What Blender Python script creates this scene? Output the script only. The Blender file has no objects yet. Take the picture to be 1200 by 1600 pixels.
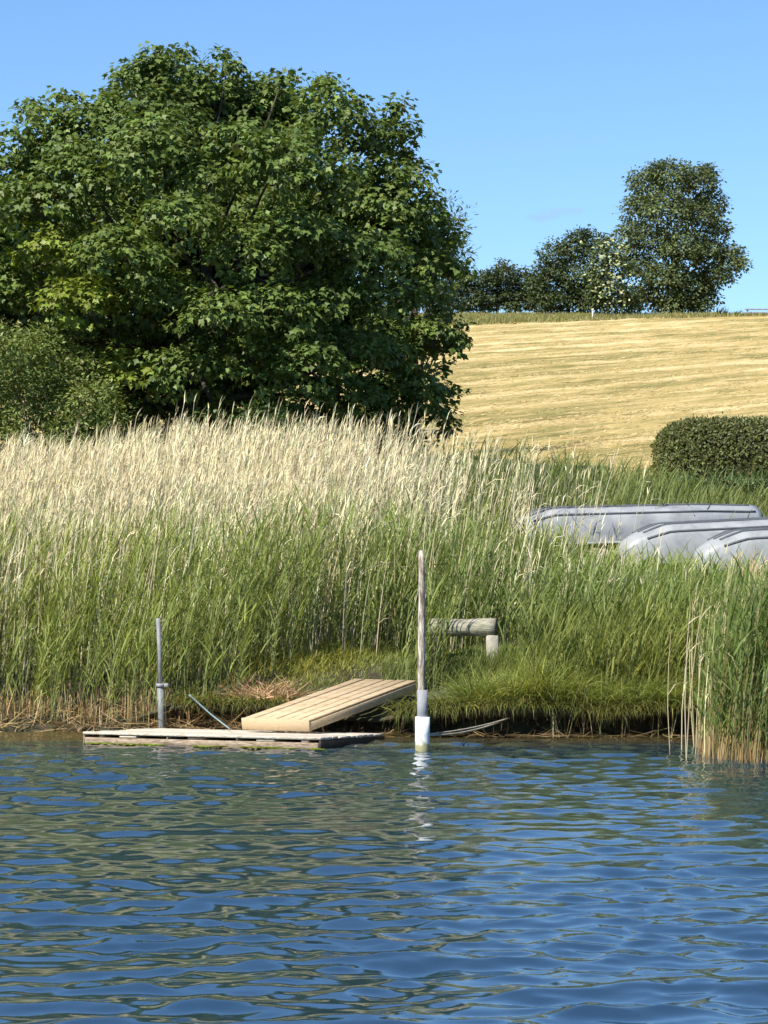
import bpy, math
import numpy as np

rng = np.random.default_rng(20240611)
scene = bpy.context.scene
C = scene.collection

# ------------------------------------------------------------------ camera
FPX, CAMH, VH = 4200.0, 2.3, 880.0           # focal length in photo pixels, eye height, horizon row
cam = bpy.data.cameras.new("camera")
cam.sensor_fit = 'VERTICAL'; cam.sensor_height = 36.0
cam.lens = FPX / 1600.0 * 36.0
cam.shift_y = (VH - 800.0) / 1600.0
cam.clip_start = 0.2; cam.clip_end = 6000.0
camo = bpy.data.objects.new("camera", cam); C.objects.link(camo)
camo.location = (0, 0, CAMH); camo.rotation_euler = (math.radians(90), 0, 0)
scene.camera = camo

# ------------------------------------------------------------------ sky, sun, exposure
SUN_EL = math.radians(47); SUN_AZ = math.radians(221)      # compass-like: 0 = +Y, 90 = +X
world = bpy.data.worlds.new("World"); scene.world = world; world.use_nodes = True
wn = world.node_tree.nodes; wl = world.node_tree.links
sky = wn.new("ShaderNodeTexSky"); sky.sky_type = 'NISHITA'; sky.sun_disc = False
sky.sun_elevation = SUN_EL; sky.sun_rotation = SUN_AZ
sky.altitude = 0; sky.air_density = 1.05; sky.dust_density = 0.0; sky.ozone_density = 10.0
wl.new(sky.outputs[0], wn["Background"].inputs[0])
wn["Background"].inputs[1].default_value = 0.10
sd = bpy.data.lights.new("sun", 'SUN'); sd.energy = 4.6; sd.angle = math.radians(0.53); sd.color = (1.0, 0.94, 0.84)
so = bpy.data.objects.new("sun", sd); C.objects.link(so)
so.rotation_euler = (math.radians(90) - SUN_EL, 0, -SUN_AZ + math.pi)
so.location = (-30, -30, 60)
scene.view_settings.view_transform = 'Standard'; scene.view_settings.look = 'None'
scene.view_settings.exposure = 0.76; scene.view_settings.gamma = 1.0
scene.view_settings.use_curve_mapping = False
cy = scene.cycles
cy.max_bounces = 6; cy.diffuse_bounces = 3; cy.glossy_bounces = 3; cy.transmission_bounces = 4
cy.transparent_max_bounces = 4; cy.caustics_reflective = False; cy.caustics_refractive = False
cy.use_denoising = True

# ------------------------------------------------------------------ helpers
def at(u, v, D):                              # a photo pixel at distance D (m) -> world point
    return np.array([(u - 600.0) * D / FPX, D, CAMH - (v - VH) * D / FPX])

def mesh(name, V, F, mat, parent=None, tint=None, smooth=False, loc=None):
    V = np.ascontiguousarray(V, np.float32).reshape(-1, 3)
    me = bpy.data.meshes.new(name)
    if isinstance(F, np.ndarray):
        n, k = F.shape; idx = np.ascontiguousarray(F, np.int32).ravel()
        st = np.arange(n, dtype=np.int32) * k
    else:
        n = len(F); idx = np.array([i for f in F for i in f], np.int32)
        ln = np.array([len(f) for f in F], np.int32); st = (np.cumsum(ln) - ln).astype(np.int32)
    me.vertices.add(len(V)); me.vertices.foreach_set("co", V.ravel())
    me.loops.add(len(idx)); me.loops.foreach_set("vertex_index", idx)
    me.polygons.add(n); me.polygons.foreach_set("loop_start", st)
    if smooth: me.polygons.foreach_set("use_smooth", np.ones(n, bool))
    me.update(calc_edges=True)
    if tint is not None:
        t = np.ones((len(V), 4), np.float32); t[:, :3] = tint
        a = me.attributes.new("tint", 'FLOAT_COLOR', 'POINT'); a.data.foreach_set("color", t.ravel())
    if mat: me.materials.append(mat)
    o = bpy.data.objects.new(name, me); C.objects.link(o)
    if parent: o.parent = parent
    if loc is not None: o.location = loc
    return o

def empty(name, loc=(0, 0, 0), rz=0.0):
    o = bpy.data.objects.new(name, None); C.objects.link(o)
    o.location = tuple(float(c) for c in loc); o.rotation_euler = (0, 0, rz); o.empty_display_size = 0.2
    return o

def tag(o, label=None, cat=None, group=None, kind=None):
    if label: o["label"] = label
    if cat: o["category"] = cat
    if group: o["group"] = group
    if kind: o["kind"] = kind
    return o

class MB:                                     # collects shapes for one mesh
    def __init__(s): s.V = []; s.F = []; s.n = 0
    def add(s, V, F):
        s.V.append(np.asarray(V, float)); s.F += [tuple(i + s.n for i in f) for f in F]; s.n += len(V); return s
    def box(s, lo, hi, b=0.008, M=None, jit=0.0):
        lo = np.array(lo, float); hi = np.array(hi, float); c = (lo + hi) / 2; h = (hi - lo) / 2
        b = min(b, h.min() * 0.6); V = []
        for ax in range(3):                   # 24 verts: a chamfered box
            for sg in (-1, 1):
                for a, bb in ((-1, -1), (1, -1), (1, 1), (-1, 1)):
                    p = np.zeros(3); p[ax] = sg * h[ax]; p[(ax + 1) % 3] = a * (h[(ax + 1) % 3] - b); p[(ax + 2) % 3] = bb * (h[(ax + 2) % 3] - b)
                    V.append(p + c)
        V = np.array(V); F = []
        def vi(ax, sg, sa, sb): return ax * 8 + (4 if sg > 0 else 0) + {(-1, -1): 0, (1, -1): 1, (1, 1): 2, (-1, 1): 3}[(sa, sb)]
        for ax in range(3):
            F.append(tuple(ax * 8 + 4 + i for i in range(4))); F.append(tuple(ax * 8 + i for i in (3, 2, 1, 0)))
        def idx(s3, ax): return vi(ax, s3[ax], s3[(ax + 1) % 3], s3[(ax + 2) % 3])
        for ax in range(3):
            a2 = (ax + 1) % 3; a3 = (ax + 2) % 3
            for s2 in (-1, 1):
                for s3 in (-1, 1):
                    A = {ax: -1, a2: s2, a3: s3}; B = {ax: 1, a2: s2, a3: s3}
                    f = (idx(A, a2), idx(B, a2), idx(B, a3), idx(A, a3))
                    F.append(f if s2 * s3 < 0 else f[::-1])
        for sx in (-1, 1):
            for sy in (-1, 1):
                for sz in (-1, 1):
                    S = {0: sx, 1: sy, 2: sz}; f = (idx(S, 0), idx(S, 1), idx(S, 2))
                    F.append(f if sx * sy * sz > 0 else f[::-1])
        if jit: V = V + rng.normal(0, jit, V.shape)
        if M is not None: V = V @ M[:3, :3].T + M[:3, 3]
        return s.add(V, F)
    def tube(s, P, R, n=8, cap=True):
        P = np.asarray(P, float); R = np.broadcast_to(np.asarray(R, float), (len(P),)); m = len(P)
        T = np.gradient(P, axis=0); T /= np.linalg.norm(T, axis=1)[:, None] + 1e-9
        ref = np.where(np.abs(T[:, 2:3]) > 0.9, np.array([[1.0, 0, 0]]), np.array([[0, 0, 1.0]]))
        A = np.cross(T, ref); A /= np.linalg.norm(A, axis=1)[:, None] + 1e-9; B = np.cross(T, A)
        th = np.arange(n) * 2 * math.pi / n
        V = (P[:, None] + R[:, None, None] * (np.cos(th)[None, :, None] * A[:, None] + np.sin(th)[None, :, None] * B[:, None])).reshape(-1, 3)
        F = [(i * n + j, (i + 1) * n + j, (i + 1) * n + (j + 1) % n, i * n + (j + 1) % n) for i in range(m - 1) for j in range(n)]
        if cap: F += [tuple(range(n)), tuple(range((m - 1) * n + n - 1, (m - 1) * n - 1, -1))]
        return s.add(V, F)
    def build(s, name, mat, parent=None, smooth=False, loc=None):
        return mesh(name, np.concatenate(s.V), s.F, mat, parent, smooth=smooth, loc=loc)

def frame_matrix(o, x, y):                    # local axes -> world (x along, y across)
    x = np.array(x, float); x /= np.linalg.norm(x); y = np.array(y, float); y -= x * (x @ y); y /= np.linalg.norm(y)
    M = np.eye(4); M[:3, 0] = x; M[:3, 1] = y; M[:3, 2] = np.cross(x, y); M[:3, 3] = o
    return M

def smooth01(x, a, b):
    t = np.clip((x - a) / (b - a), 0, 1); return t * t * (3 - 2 * t)

_np = np.random.default_rng(5)
_W = [(_np.uniform(0, 2 * math.pi), _np.uniform(0, 2 * math.pi), _np.uniform(0.6, 1.6)) for _ in range(18)]
def wob(x, y, sc=1.0, k=9, o=0):              # smooth pseudo-noise, about -1..1
    r = 0
    for i in range(k):
        a, p, f = _W[(i + o) % 18]
        r = r + np.sin((x * math.cos(a) + y * math.sin(a)) * f * sc * (1 + 0.35 * i) + p) / (1 + 0.25 * i)
    return r / 3.0

# ------------------------------------------------------------------ materials
def material(name):
    m = bpy.data.materials.new(name); m.use_nodes = True
    return m, m.node_tree.nodes, m.node_tree.links, m.node_tree.nodes["Principled BSDF"]

def noise_color(name, stops, scale=5.0, stretch=(1, 1, 1), rough=0.8, bump=0.0, detail=8, coords='Object', spec=0.3, bscale=None, lo=0.3, hi=0.7):
    m, N, L, b = material(name)
    tc = N.new("ShaderNodeTexCoord"); mp = N.new("ShaderNodeMapping"); mp.inputs['Scale'].default_value = stretch
    nz = N.new("ShaderNodeTexNoise"); nz.inputs['Scale'].default_value = scale; nz.inputs['Detail'].default_value = detail
    nz.inputs['Roughness'].default_value = 0.65
    cr = N.new("ShaderNodeValToRGB"); e = cr.color_ramp.elements
    while len(e) < len(stops): e.new(0.5)
    for i, c in enumerate(stops):
        e[i].position = lo + (hi - lo) * i / max(1, len(stops) - 1); e[i].color = (*c, 1)
    L.new(tc.outputs[coords], mp.inputs[0]); L.new(mp.outputs[0], nz.inputs['Vector']); L.new(nz.outputs[0], cr.inputs[0])
    L.new(cr.outputs[0], b.inputs['Base Color'])
    b.inputs['Roughness'].default_value = rough; b.inputs['Specular IOR Level'].default_value = spec
    if bump:
        bp = N.new("ShaderNodeBump"); bp.inputs['Strength'].default_value = bump; bp.inputs['Distance'].default_value = 0.02
        n2 = N.new("ShaderNodeTexNoise"); n2.inputs['Scale'].default_value = bscale or scale * 3; n2.inputs['Detail'].default_value = 6
        L.new(mp.outputs[0], n2.inputs['Vector']); L.new(n2.outputs[0], bp.inputs['Height']); L.new(bp.outputs[0], b.inputs['Normal'])
    return m

def leaf_material(name, transl=0.3, rough=0.55, spec=0.3, warm=(1.25, 1.2, 0.55)):
    m, N, L, b = material(name)
    a = N.new("ShaderNodeAttribute"); a.attribute_name = "tint"
    L.new(a.outputs['Color'], b.inputs['Base Color'])
    b.inputs['Roughness'].default_value = rough; b.inputs['Specular IOR Level'].default_value = spec
    t = N.new("ShaderNodeBsdfTranslucent"); mx = N.new("ShaderNodeMixShader"); mx.inputs[0].default_value = transl
    mul = N.new("ShaderNodeMixRGB"); mul.blend_type = 'MULTIPLY'; mul.inputs[0].default_value = 1; mul.inputs[2].default_value = (*warm, 1)
    L.new(a.outputs['Color'], mul.inputs[1]); L.new(mul.outputs[0], t.inputs[0])
    L.new(b.outputs[0], mx.inputs[1]); L.new(t.outputs[0], mx.inputs[2]); L.new(mx.outputs[0], N["Material Output"].inputs[0])
    return m

M_leaf = leaf_material("tree_leaf", 0.25, 0.5, 0.35)
M_reed = leaf_material("reed_leaf", 0.38, 0.6, 0.25)
M_straw = leaf_material("dry_reed", 0.15, 0.7, 0.2, (1.0, 0.95, 0.8))
M_bark = noise_color("bark", [(0.035, 0.028, 0.02), (0.10, 0.085, 0.065)], 6, (1, 1, .25), .95, .6)
M_soil = noise_color("bank_soil", [(0.02, 0.014, 0.008), (0.075, 0.055, 0.03), (0.06, 0.075, 0.025)], 4, rough=.95, bump=.8)
M_newwood = noise_color("new_pine_wood", [(0.30, 0.20, 0.10), (0.52, 0.39, 0.23), (0.62, 0.49, 0.32)], 3, (1, 14, 14), .7, .25, coords='Generated')
M_bleached = noise_color("bleached_deck_wood", [(0.30, 0.24, 0.17), (0.56, 0.49, 0.38), (0.70, 0.63, 0.52)], 3, (1.2, 10, 10), .85, .4)
M_beam = noise_color("weathered_beam", [(0.10, 0.07, 0.045), (0.33, 0.25, 0.17), (0.52, 0.44, 0.34)], 5, (1, 4, 9), .9, .5)
M_darkwood = noise_color("dark_wood", [(0.012, 0.009, 0.006), (0.04, 0.03, 0.02)], 6, (1, 1, 4), .6, .4)
M_post = noise_color("weathered_post", [(0.16, 0.12, 0.09), (0.40, 0.33, 0.25), (0.62, 0.57, 0.48)], 9, (2.5, 2.5, .5), .95, .8, lo=.40, hi=.60)
M_greypipe = noise_color("grey_sleeve", [(0.20, 0.20, 0.21), (0.36, 0.37, 0.38)], 8, (1, 1, .5), .6, .2)
M_white = noise_color("white_plastic_sleeve", [(0.60, 0.62, 0.55), (0.80, 0.82, 0.80), (0.86, 0.88, 0.88)], 6, (1, 1, .8), .45, .08, lo=.36, hi=.52)
N, L, b = M_white.node_tree.nodes, M_white.node_tree.links, M_white.node_tree.nodes["Principled BSDF"]      # slime and grime up to the splash line
src = b.inputs['Base Color'].links[0].from_socket
tc = N.new("ShaderNodeTexCoord"); sp = N.new("ShaderNodeSeparateXYZ"); L.new(tc.outputs['Object'], sp.inputs[0])
nz = N.new("ShaderNodeTexNoise"); nz.inputs['Scale'].default_value = 14; L.new(tc.outputs['Object'], nz.inputs['Vector'])
ad = N.new("ShaderNodeMath"); ad.operation = 'MULTIPLY_ADD'; ad.inputs[1].default_value = -.22; L.new(nz.outputs[0], ad.inputs[0]); L.new(sp.outputs['Z'], ad.inputs[2])
mr = N.new("ShaderNodeMapRange"); mr.inputs['From Min'].default_value = .03; mr.inputs['From Max'].default_value = -.06; L.new(ad.outputs[0], mr.inputs[0])
mx = N.new("ShaderNodeMixRGB"); mx.inputs[2].default_value = (.36, .34, .18, 1); L.new(src, mx.inputs[1]); L.new(mr.outputs[0], mx.inputs[0]); L.new(mx.outputs[0], b.inputs['Base Color'])
M_galv = noise_color("dull_grey_metal", [(0.14, 0.15, 0.14), (0.30, 0.32, 0.31)], 12, (1, 1, .4), .55, .2)
M_log = noise_color("silvered_log", [(0.12, 0.11, 0.075), (0.30, 0.285, 0.21), (0.44, 0.42, 0.33)], 5, (.6, 5, 5), .95, .6)
M_logend = noise_color("sawn_log_end", [(0.06, 0.045, 0.04), (0.24, 0.18, 0.15)], 8, rough=.95, bump=.5)
M_block = noise_color("pale_block", [(0.26, 0.24, 0.19), (0.46, 0.43, 0.35)], 8, rough=.95, bump=.4)
M_hull = noise_color("pale_grey_hull", [(0.22, 0.23, 0.23), (0.32, 0.33, 0.33), (0.40, 0.405, 0.395)], 2.5, rough=.40, bump=.04, spec=.45)
M_hullline = noise_color("hull_groove", [(0.07, 0.08, 0.09), (0.13, 0.14, 0.15)], 4, rough=.6)
M_hulldark = noise_color("hull_rail", [(0.28, 0.30, 0.31), (0.40, 0.42, 0.43)], 4, rough=.5)
M_rope = noise_color("pale_rope", [(0.30, 0.26, 0.19), (0.60, 0.54, 0.42)], 30, rough=.95, bump=.4)
M_rod = noise_color("blue_grey_rod", [(0.12, 0.18, 0.19), (0.24, 0.33, 0.33)], 8, rough=.5)
M_algae = noise_color("green_algae", [(0.05, 0.07, 0.01), (0.22, 0.28, 0.03)], 9, rough=.7, bump=.3)
M_railwood = noise_color("grey_rail", [(0.12, 0.12, 0.13), (0.28, 0.28, 0.30)], 6, rough=.8)
M_marker = noise_color("white_marker", [(0.6, 0.6, 0.5), (0.8, 0.8, 0.72)], 6, rough=.6)
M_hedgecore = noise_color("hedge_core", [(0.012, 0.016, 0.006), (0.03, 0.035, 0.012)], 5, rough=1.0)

# ------------------------------------------------------------------ ground
def edge(X):                                  # where the bank meets the water
    return np.interp(X, [-60, -5, -3.4, -2.4, -1, 0.5, 1.6, 3, 4.2, 5, 60], [37.3, 37.1, 37.0, 36.7, 36.3, 35.9, 35.6, 35.55, 35.4, 35.2, 34]) + 0.10 * wob(X, 0 * X, 1.8, 8)
def ramp_d(X, Y): return (X + .965) * .872 - (Y - 34.45) * .489 + .5      # sideways distance from the ramp's middle line
def ground_z(X, Y):
    z = np.interp(Y, [33, 35.5, 38, 44, 55, 62, 70, 190, 203, 260, 400, 1500], [.3, .42, .80, 1.6, 2.8, 3.8, 4.97, 19.75, 20.3, 20.6, 19, 0])
    e = edge(X); left = 1 - smooth01(X, -3.6, -2.6)
    near = 1 - smooth01(Y - e, 0, 2.2)
    lip = .39 - .23 * left + 0.05 * wob(X, Y * 0, 2.6, 6, 3)
    return z * (1 - near) + near * (lip + (z - .42) * .30 * smooth01(Y - e, 0, 2)) + 0.04 * wob(X, Y, 1.1) * smooth01(Y, 35, 40) + .20 * np.exp(-((X - 1.25) / .9) ** 2 - ((Y - 38.3) / .5) ** 2) - .20 * np.exp(-(ramp_d(X, Y) / .75) ** 4) * smooth01(Y, 35, 36) * (1 - smooth01(Y, 37.0, 38.2))

xs = np.concatenate([-np.geomspace(9, 500, 26)[::-1], np.arange(-8.8, 8.85, .12), np.geomspace(9, 500, 26)])
offs = [(-90, -2.5, 1), (-14, -1.6, 1), (-5, -.75, 1), (-1.5, -.28, 1), (-.35, -.10, 1), (.30, -.02, 2), (.58, .05, 2), (.66, .25, 2), (.60, .52, 2), (.26, .66, 2), (-.02, .78, 3), (-.05, .90, 3), (0.02, 1.0, 3)]
rows = []
ex = edge(xs); lipz = ground_z(xs, ex + .03)
over = smooth01(xs, -3.4, -2.9)
for o, zf, k in offs:
    oo = o if o < 0 else o * (over if k == 2 else 1) + (0 if k != 2 else (1 - over) * (-.2 + .25 * zf))
    zz = zf if k == 1 else (zf if zf < 0 else zf * lipz)
    jit = .05 * wob(xs, xs * 0 + o * 7, 3.5, 8, 2) if abs(o) < 1 else 0
    rows.append(np.stack([xs, ex + oo + jit, np.broadcast_to(zz, xs.shape)], 1))
for d in np.concatenate([np.arange(.12, 4, .13), np.geomspace(4, 30, 40), np.geomspace(31, 1400, 50)]):
    y = np.where(d > 6, ex * 0 + 36 + d, ex + d); y = ex * max(0, 1 - d / 6) + 36 * min(1, d / 6) + d
    z = ground_z(xs, y) - .35 * smooth01(y, 62.5, 66)
    rows.append(np.stack([xs, y, z], 1))
V = np.array(rows); nr, nc = V.shape[:2]
def grid_faces(nr, nc):
    i = np.arange(nr - 1)[:, None] * nc + np.arange(nc - 1)[None]
    return np.stack([i, i + 1, i + nc + 1, i + nc], -1).reshape(-1, 4)
m, N, L, b = material("bank_ground")
tc = N.new("ShaderNodeTexCoord"); n1 = N.new("ShaderNodeTexNoise"); n1.inputs['Scale'].default_value = 3.0; n1.inputs['Detail'].default_value = 9
cr = N.new("ShaderNodeValToRGB"); e = cr.color_ramp.elements
e[0].position = .35; e[0].color = (.03, .022, .012, 1); e[1].position = .65; e[1].color = (.07, .075, .03, 1)
L.new(tc.outputs['Object'], n1.inputs['Vector']); L.new(n1.outputs[0], cr.inputs[0]); L.new(cr.outputs[0], b.inputs['Base Color'])
bp = N.new("ShaderNodeBump"); bp.inputs['Distance'].default_value = .05; L.new(n1.outputs[0], bp.inputs['Height']); L.new(bp.outputs[0], b.inputs['Normal'])
b.inputs['Roughness'].default_value = .95
tag(mesh("ground", V, grid_faces(nr, nc), m, smooth=True), "dark soil bank and ground under the reeds", "ground", kind="structure")

# ------------------------------------------------------------------ water
def water():
    wy = [-80, -60, -45, -34, -25, -18, -12, -7, -3, 0, 2, 4, 5.5, 6.8, 7.8, 8.6, 9.3, 9.9, 10.4, 10.8, 11.1]
    while wy[-1] < 38.5: wy.append(wy[-1] + min(.065, max(.024, wy[-1] ** 2 / 6180 * .85)))
    wx = np.concatenate([-np.geomspace(7.0, 200, 26)[::-1], np.arange(-6.9, 6.91, .046), np.geomspace(7.0, 200, 26)])
    Y, X = np.meshgrid(np.array(wy), wx, indexing='ij')
    r = np.random.default_rng(77)
    Z = np.zeros_like(X); DX = np.zeros_like(X); DY = np.zeros_like(X)
    damp = 0.95 + 0.05 * (1 - smooth01(Y, 20, 33)); far = (np.abs(X) < 12) & (Y > 8)
    gust = 1 + .35 * wob(X, Y, .35, 6, 4)
    for lam, st, n, sp in ((2.4, .008, 5, .5), (1.3, .022, 8, .6), (.8, .042, 14, .7), (.46, .056, 18, .8), (.28, .058, 24, .85), (.18, .040, 28, .9)):
        for _ in range(n):
            l = lam * r.uniform(.75, 1.3); k = 2 * math.pi / l; a = math.radians(-80) + r.normal(0, sp); ph = r.uniform(0, 6.28)
            A = st / k * r.uniform(.5, 1.4) * 1.72 / math.sqrt(n)
            p = k * (X * math.cos(a) + Y * math.sin(a)) + ph
            A2 = A * damp * gust
            Z += A2 * np.sin(p); q = A2 * np.cos(p) * 1.3
            DX += q * math.cos(a); DY += q * math.sin(a)
    Z *= far; DX *= far; DY *= far
    V = np.stack([X + DX, Y + DY, Z], -1)
    m, N, L, b = material("lake_water")
    geo = N.new("ShaderNodeNewGeometry"); sep = N.new("ShaderNodeSeparateXYZ"); L.new(geo.outputs['Position'], sep.inputs[0])
    tc = N.new("ShaderNodeTexCoord")
    nz = N.new("ShaderNodeTexNoise"); nz.inputs['Scale'].default_value = 1.3; nz.inputs['Detail'].default_value = 6
    L.new(tc.outputs['Object'], nz.inputs['Vector'])
    ad = N.new("ShaderNodeMath"); ad.operation = 'MULTIPLY_ADD'; ad.inputs[1].default_value = 2.2; L.new(nz.outputs[0], ad.inputs[0]); L.new(sep.outputs['Y'], ad.inputs[2])
    mr = N.new("ShaderNodeMapRange"); mr.inputs['From Min'].default_value = 34.2; mr.inputs['From Max'].default_value = 36.6; L.new(ad.outputs[0], mr.inputs[0])
    mx = N.new("ShaderNodeMixRGB"); mx.inputs[1].default_value = (.014, .036, .052, 1); mx.inputs[2].default_value = (.075, .058, .022, 1)
    L.new(mr.outputs[0], mx.inputs[0]); L.new(mx.outputs[0], b.inputs['Base Color'])
    b.inputs['Roughness'].default_value = .015; b.inputs['IOR'].default_value = 2.6; b.inputs['Specular IOR Level'].default_value = .9
    mp = N.new("ShaderNodeMapping"); mp.inputs['Scale'].default_value = (7, 16.0, 1); mp.inputs['Rotation'].default_value = (0, 0, .12)
    n2 = N.new("ShaderNodeTexNoise"); n2.inputs['Scale'].default_value = 1.0; n2.inputs['Detail'].default_value = 4; n2.inputs['Roughness'].default_value = .55
    L.new(tc.outputs['Object'], mp.inputs[0]); L.new(mp.outputs[0], n2.inputs['Vector'])
    bp = N.new("ShaderNodeBump"); bp.inputs['Strength'].default_value = .2; bp.inputs['Distance'].default_value = .005
    L.new(n2.outputs[0], bp.inputs['Height']); L.new(bp.outputs[0], b.inputs['Normal'])
    o = mesh("water", V, grid_faces(*X.shape), m, smooth=True)
    tag(o, "rippled blue lake water in front of the reedy bank", "water", kind="structure")
water()

# ------------------------------------------------------------------ field on the hill
def rot2(X, Y, a): return X * math.cos(a) + Y * math.sin(a), -X * math.sin(a) + Y * math.cos(a)
ROW_A = math.radians(52)
def windrow(X, Y):
    p, q = rot2(X, Y, ROW_A)
    q = q + 1.1 * wob(p * .12, q * .30, 1.0, 6)
    f = (q / 5.2) % 1.0; d = np.minimum(f, 1 - f) * 5.2
    return np.exp(-(d / .55) ** 2)
def field():
    wy = np.concatenate([np.arange(63, 110, .35), np.arange(110, 200, .6), np.arange(200, 262, 4)])
    wx = np.concatenate([-np.geomspace(33, 420, 20)[::-1], np.arange(-32, 32.1, .45), np.geomspace(33, 420, 20)])
    Y, X = np.meshgrid(wy, wx, indexing='ij')
    w = windrow(X, Y) * (np.abs(X) < 33) * (Y < 198)
    Z = ground_z(X, Y) + .03 + w * (.07 + .03 * wob(X, Y, 2.0)) + .04 * wob(X, Y, 1.6, 9, 5)
    m, N, L, b = material("cut_field")
    tc = N.new("ShaderNodeTexCoord")
    mp = N.new("ShaderNodeMapping"); mp.vector_type = 'POINT'; mp.inputs['Rotation'].default_value = (0, 0, -ROW_A)
    mp2 = N.new("ShaderNodeMapping"); mp2.inputs['Scale'].default_value = (.13, 1.5, .3)
    n1 = N.new("ShaderNodeTexNoise"); n1.inputs['Scale'].default_value = 1.0; n1.inputs['Detail'].default_value = 10; n1.inputs['Roughness'].default_value = .72
    L.new(tc.outputs['Object'], mp.inputs[0]); L.new(mp.outputs[0], mp2.inputs[0]); L.new(mp2.outputs[0], n1.inputs['Vector'])
    n3 = N.new("ShaderNodeTexNoise"); n3.inputs['Scale'].default_value = .09; n3.inputs['Detail'].default_value = 5; L.new(tc.outputs['Object'], n3.inputs['Vector'])
    a = N.new("ShaderNodeAttribute"); a.attribute_name = "tint"
    ad = N.new("ShaderNodeMath"); ad.operation = 'MULTIPLY_ADD'; ad.inputs[1].default_value = .17; L.new(a.outputs['Fac'], ad.inputs[0]); L.new(n1.outputs[0], ad.inputs[2])
    ad2 = N.new("ShaderNodeMath"); ad2.operation = 'MULTIPLY_ADD'; ad2.inputs[1].default_value = .5; ad2.inputs[2].default_value = -.22; L.new(n3.outputs[0], ad2.inputs[0])
    ad3 = N.new("ShaderNodeMath"); ad3.operation = 'ADD'; L.new(ad.outputs[0], ad3.inputs[0]); L.new(ad2.outputs[0], ad3.inputs[1])
    cr = N.new("ShaderNodeValToRGB"); e = cr.color_ramp.elements
    e[0].position = .38; e[0].color = (.17, .155, .05, 1); e[1].position = .78; e[1].color = (.71, .565, .29, 1)
    x = e.new(.48); x.color = (.30, .25, .09, 1); x = e.new(.585); x.color = (.47, .355, .14, 1)
    L.new(ad3.outputs[0], cr.inputs[0]); L.new(cr.outputs[0], b.inputs['Base Color'])
    b.inputs['Roughness'].default_value = .95; b.inputs['Specular IOR Level'].default_value = .1
    bp = N.new("ShaderNodeBump"); bp.inputs['Distance'].default_value = .22; bp.inputs['Strength'].default_value = .9; L.new(n1.outputs[0], bp.inputs['Height']); L.new(bp.outputs[0], b.inputs['Normal'])
    o = mesh("field", np.stack([X, Y, Z], -1), grid_faces(*X.shape), m, smooth=True, tint=np.repeat(w.reshape(-1, 1), 3, 1))
    tag(o, "mown golden hay field sloping up to the crest", "field", kind="structure")
field()

# ------------------------------------------------------------------ blade, reed and leaf generators
class Bag:                                    # quads with tint, joined into one mesh
    def __init__(s): s.V = []; s.F = []; s.T = []; s.n = 0
    def add(s, V, F, T):
        s.V.append(V.reshape(-1, 3)); s.F.append(F + s.n); s.T.append(np.broadcast_to(T, V.shape).reshape(-1, 3)); s.n += V.size // 3
    def build(s, name, mat, parent=None):
        return mesh(name, np.concatenate(s.V), np.concatenate(s.F), mat, parent, tint=np.concatenate(s.T))

def ribbon(bag, P, Wd, width, prof, tint0, tint1):
    """P (N,S,3) centre lines, Wd (N,3) or (N,S,3) width directions, width (N,), prof (S,), tints (N,3)."""
    Nn, S = P.shape[:2]
    if Wd.ndim == 2: Wd = Wd[:, None]
    h = .5 * width[:, None, None] * np.asarray(prof)[None, :, None] * Wd
    V = np.stack([P - h, P + h], 2)           # N,S,2,3
    t = np.linspace(0, 1, S)[None, :, None, None]
    T = np.broadcast_to(tint0[:, None, None] * (1 - t) + tint1[:, None, None] * t, V.shape)
    base = (np.arange(Nn) * S * 2)[:, None, None] + (np.arange(S - 1) * 2)[None, :, None]
    F = (base + np.array([0, 1, 3, 2])[None, None]).reshape(-1, 4)
    bag.add(V, F, T)

def blades(bag, B, L, az, t0, dt, width, nseg, c0, c1, prof=None, roll=.5):
    n = len(B); S = nseg + 1
    if prof is None: prof = [.75, 1.0, .8, .5, .06][:S] if S == 5 else ([.8, 1.0, .6, .06] if S == 4 else [.9, .9, .08])
    ts = t0[:, None] + dt[:, None] * (np.arange(nseg)[None] + .5) / nseg
    d = np.stack([np.sin(ts) * np.cos(az)[:, None], np.sin(ts) * np.sin(az)[:, None], np.cos(ts)], -1) * (L[:, None, None] / nseg)
    P = np.concatenate([B[:, None], B[:, None] + np.cumsum(d, 1)], 1)
    rl = rng.normal(0, roll, n)
    tm = t0 + dt * .4
    nrm = np.stack([-np.cos(tm) * np.cos(az), -np.cos(tm) * np.sin(az), np.sin(tm)], -1)
    w = np.stack([-np.sin(az), np.cos(az), 0 * az], -1) * np.cos(rl)[:, None] + nrm * np.sin(rl)[:, None]
    ribbon(bag, P, w, width, prof, c0, c1)

def vary(c, n, s=.15, hue=.06):
    k = np.exp(rng.normal(0, s, (n, 1))); return np.clip(np.array(c)[None] * k * np.exp(rng.normal(0, hue, (n, 3))), 0, .9)

def scatter(n, x0, x1, y0, y1): return rng.uniform(x0, x1, n), rng.uniform(y0, y1, n)

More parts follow.
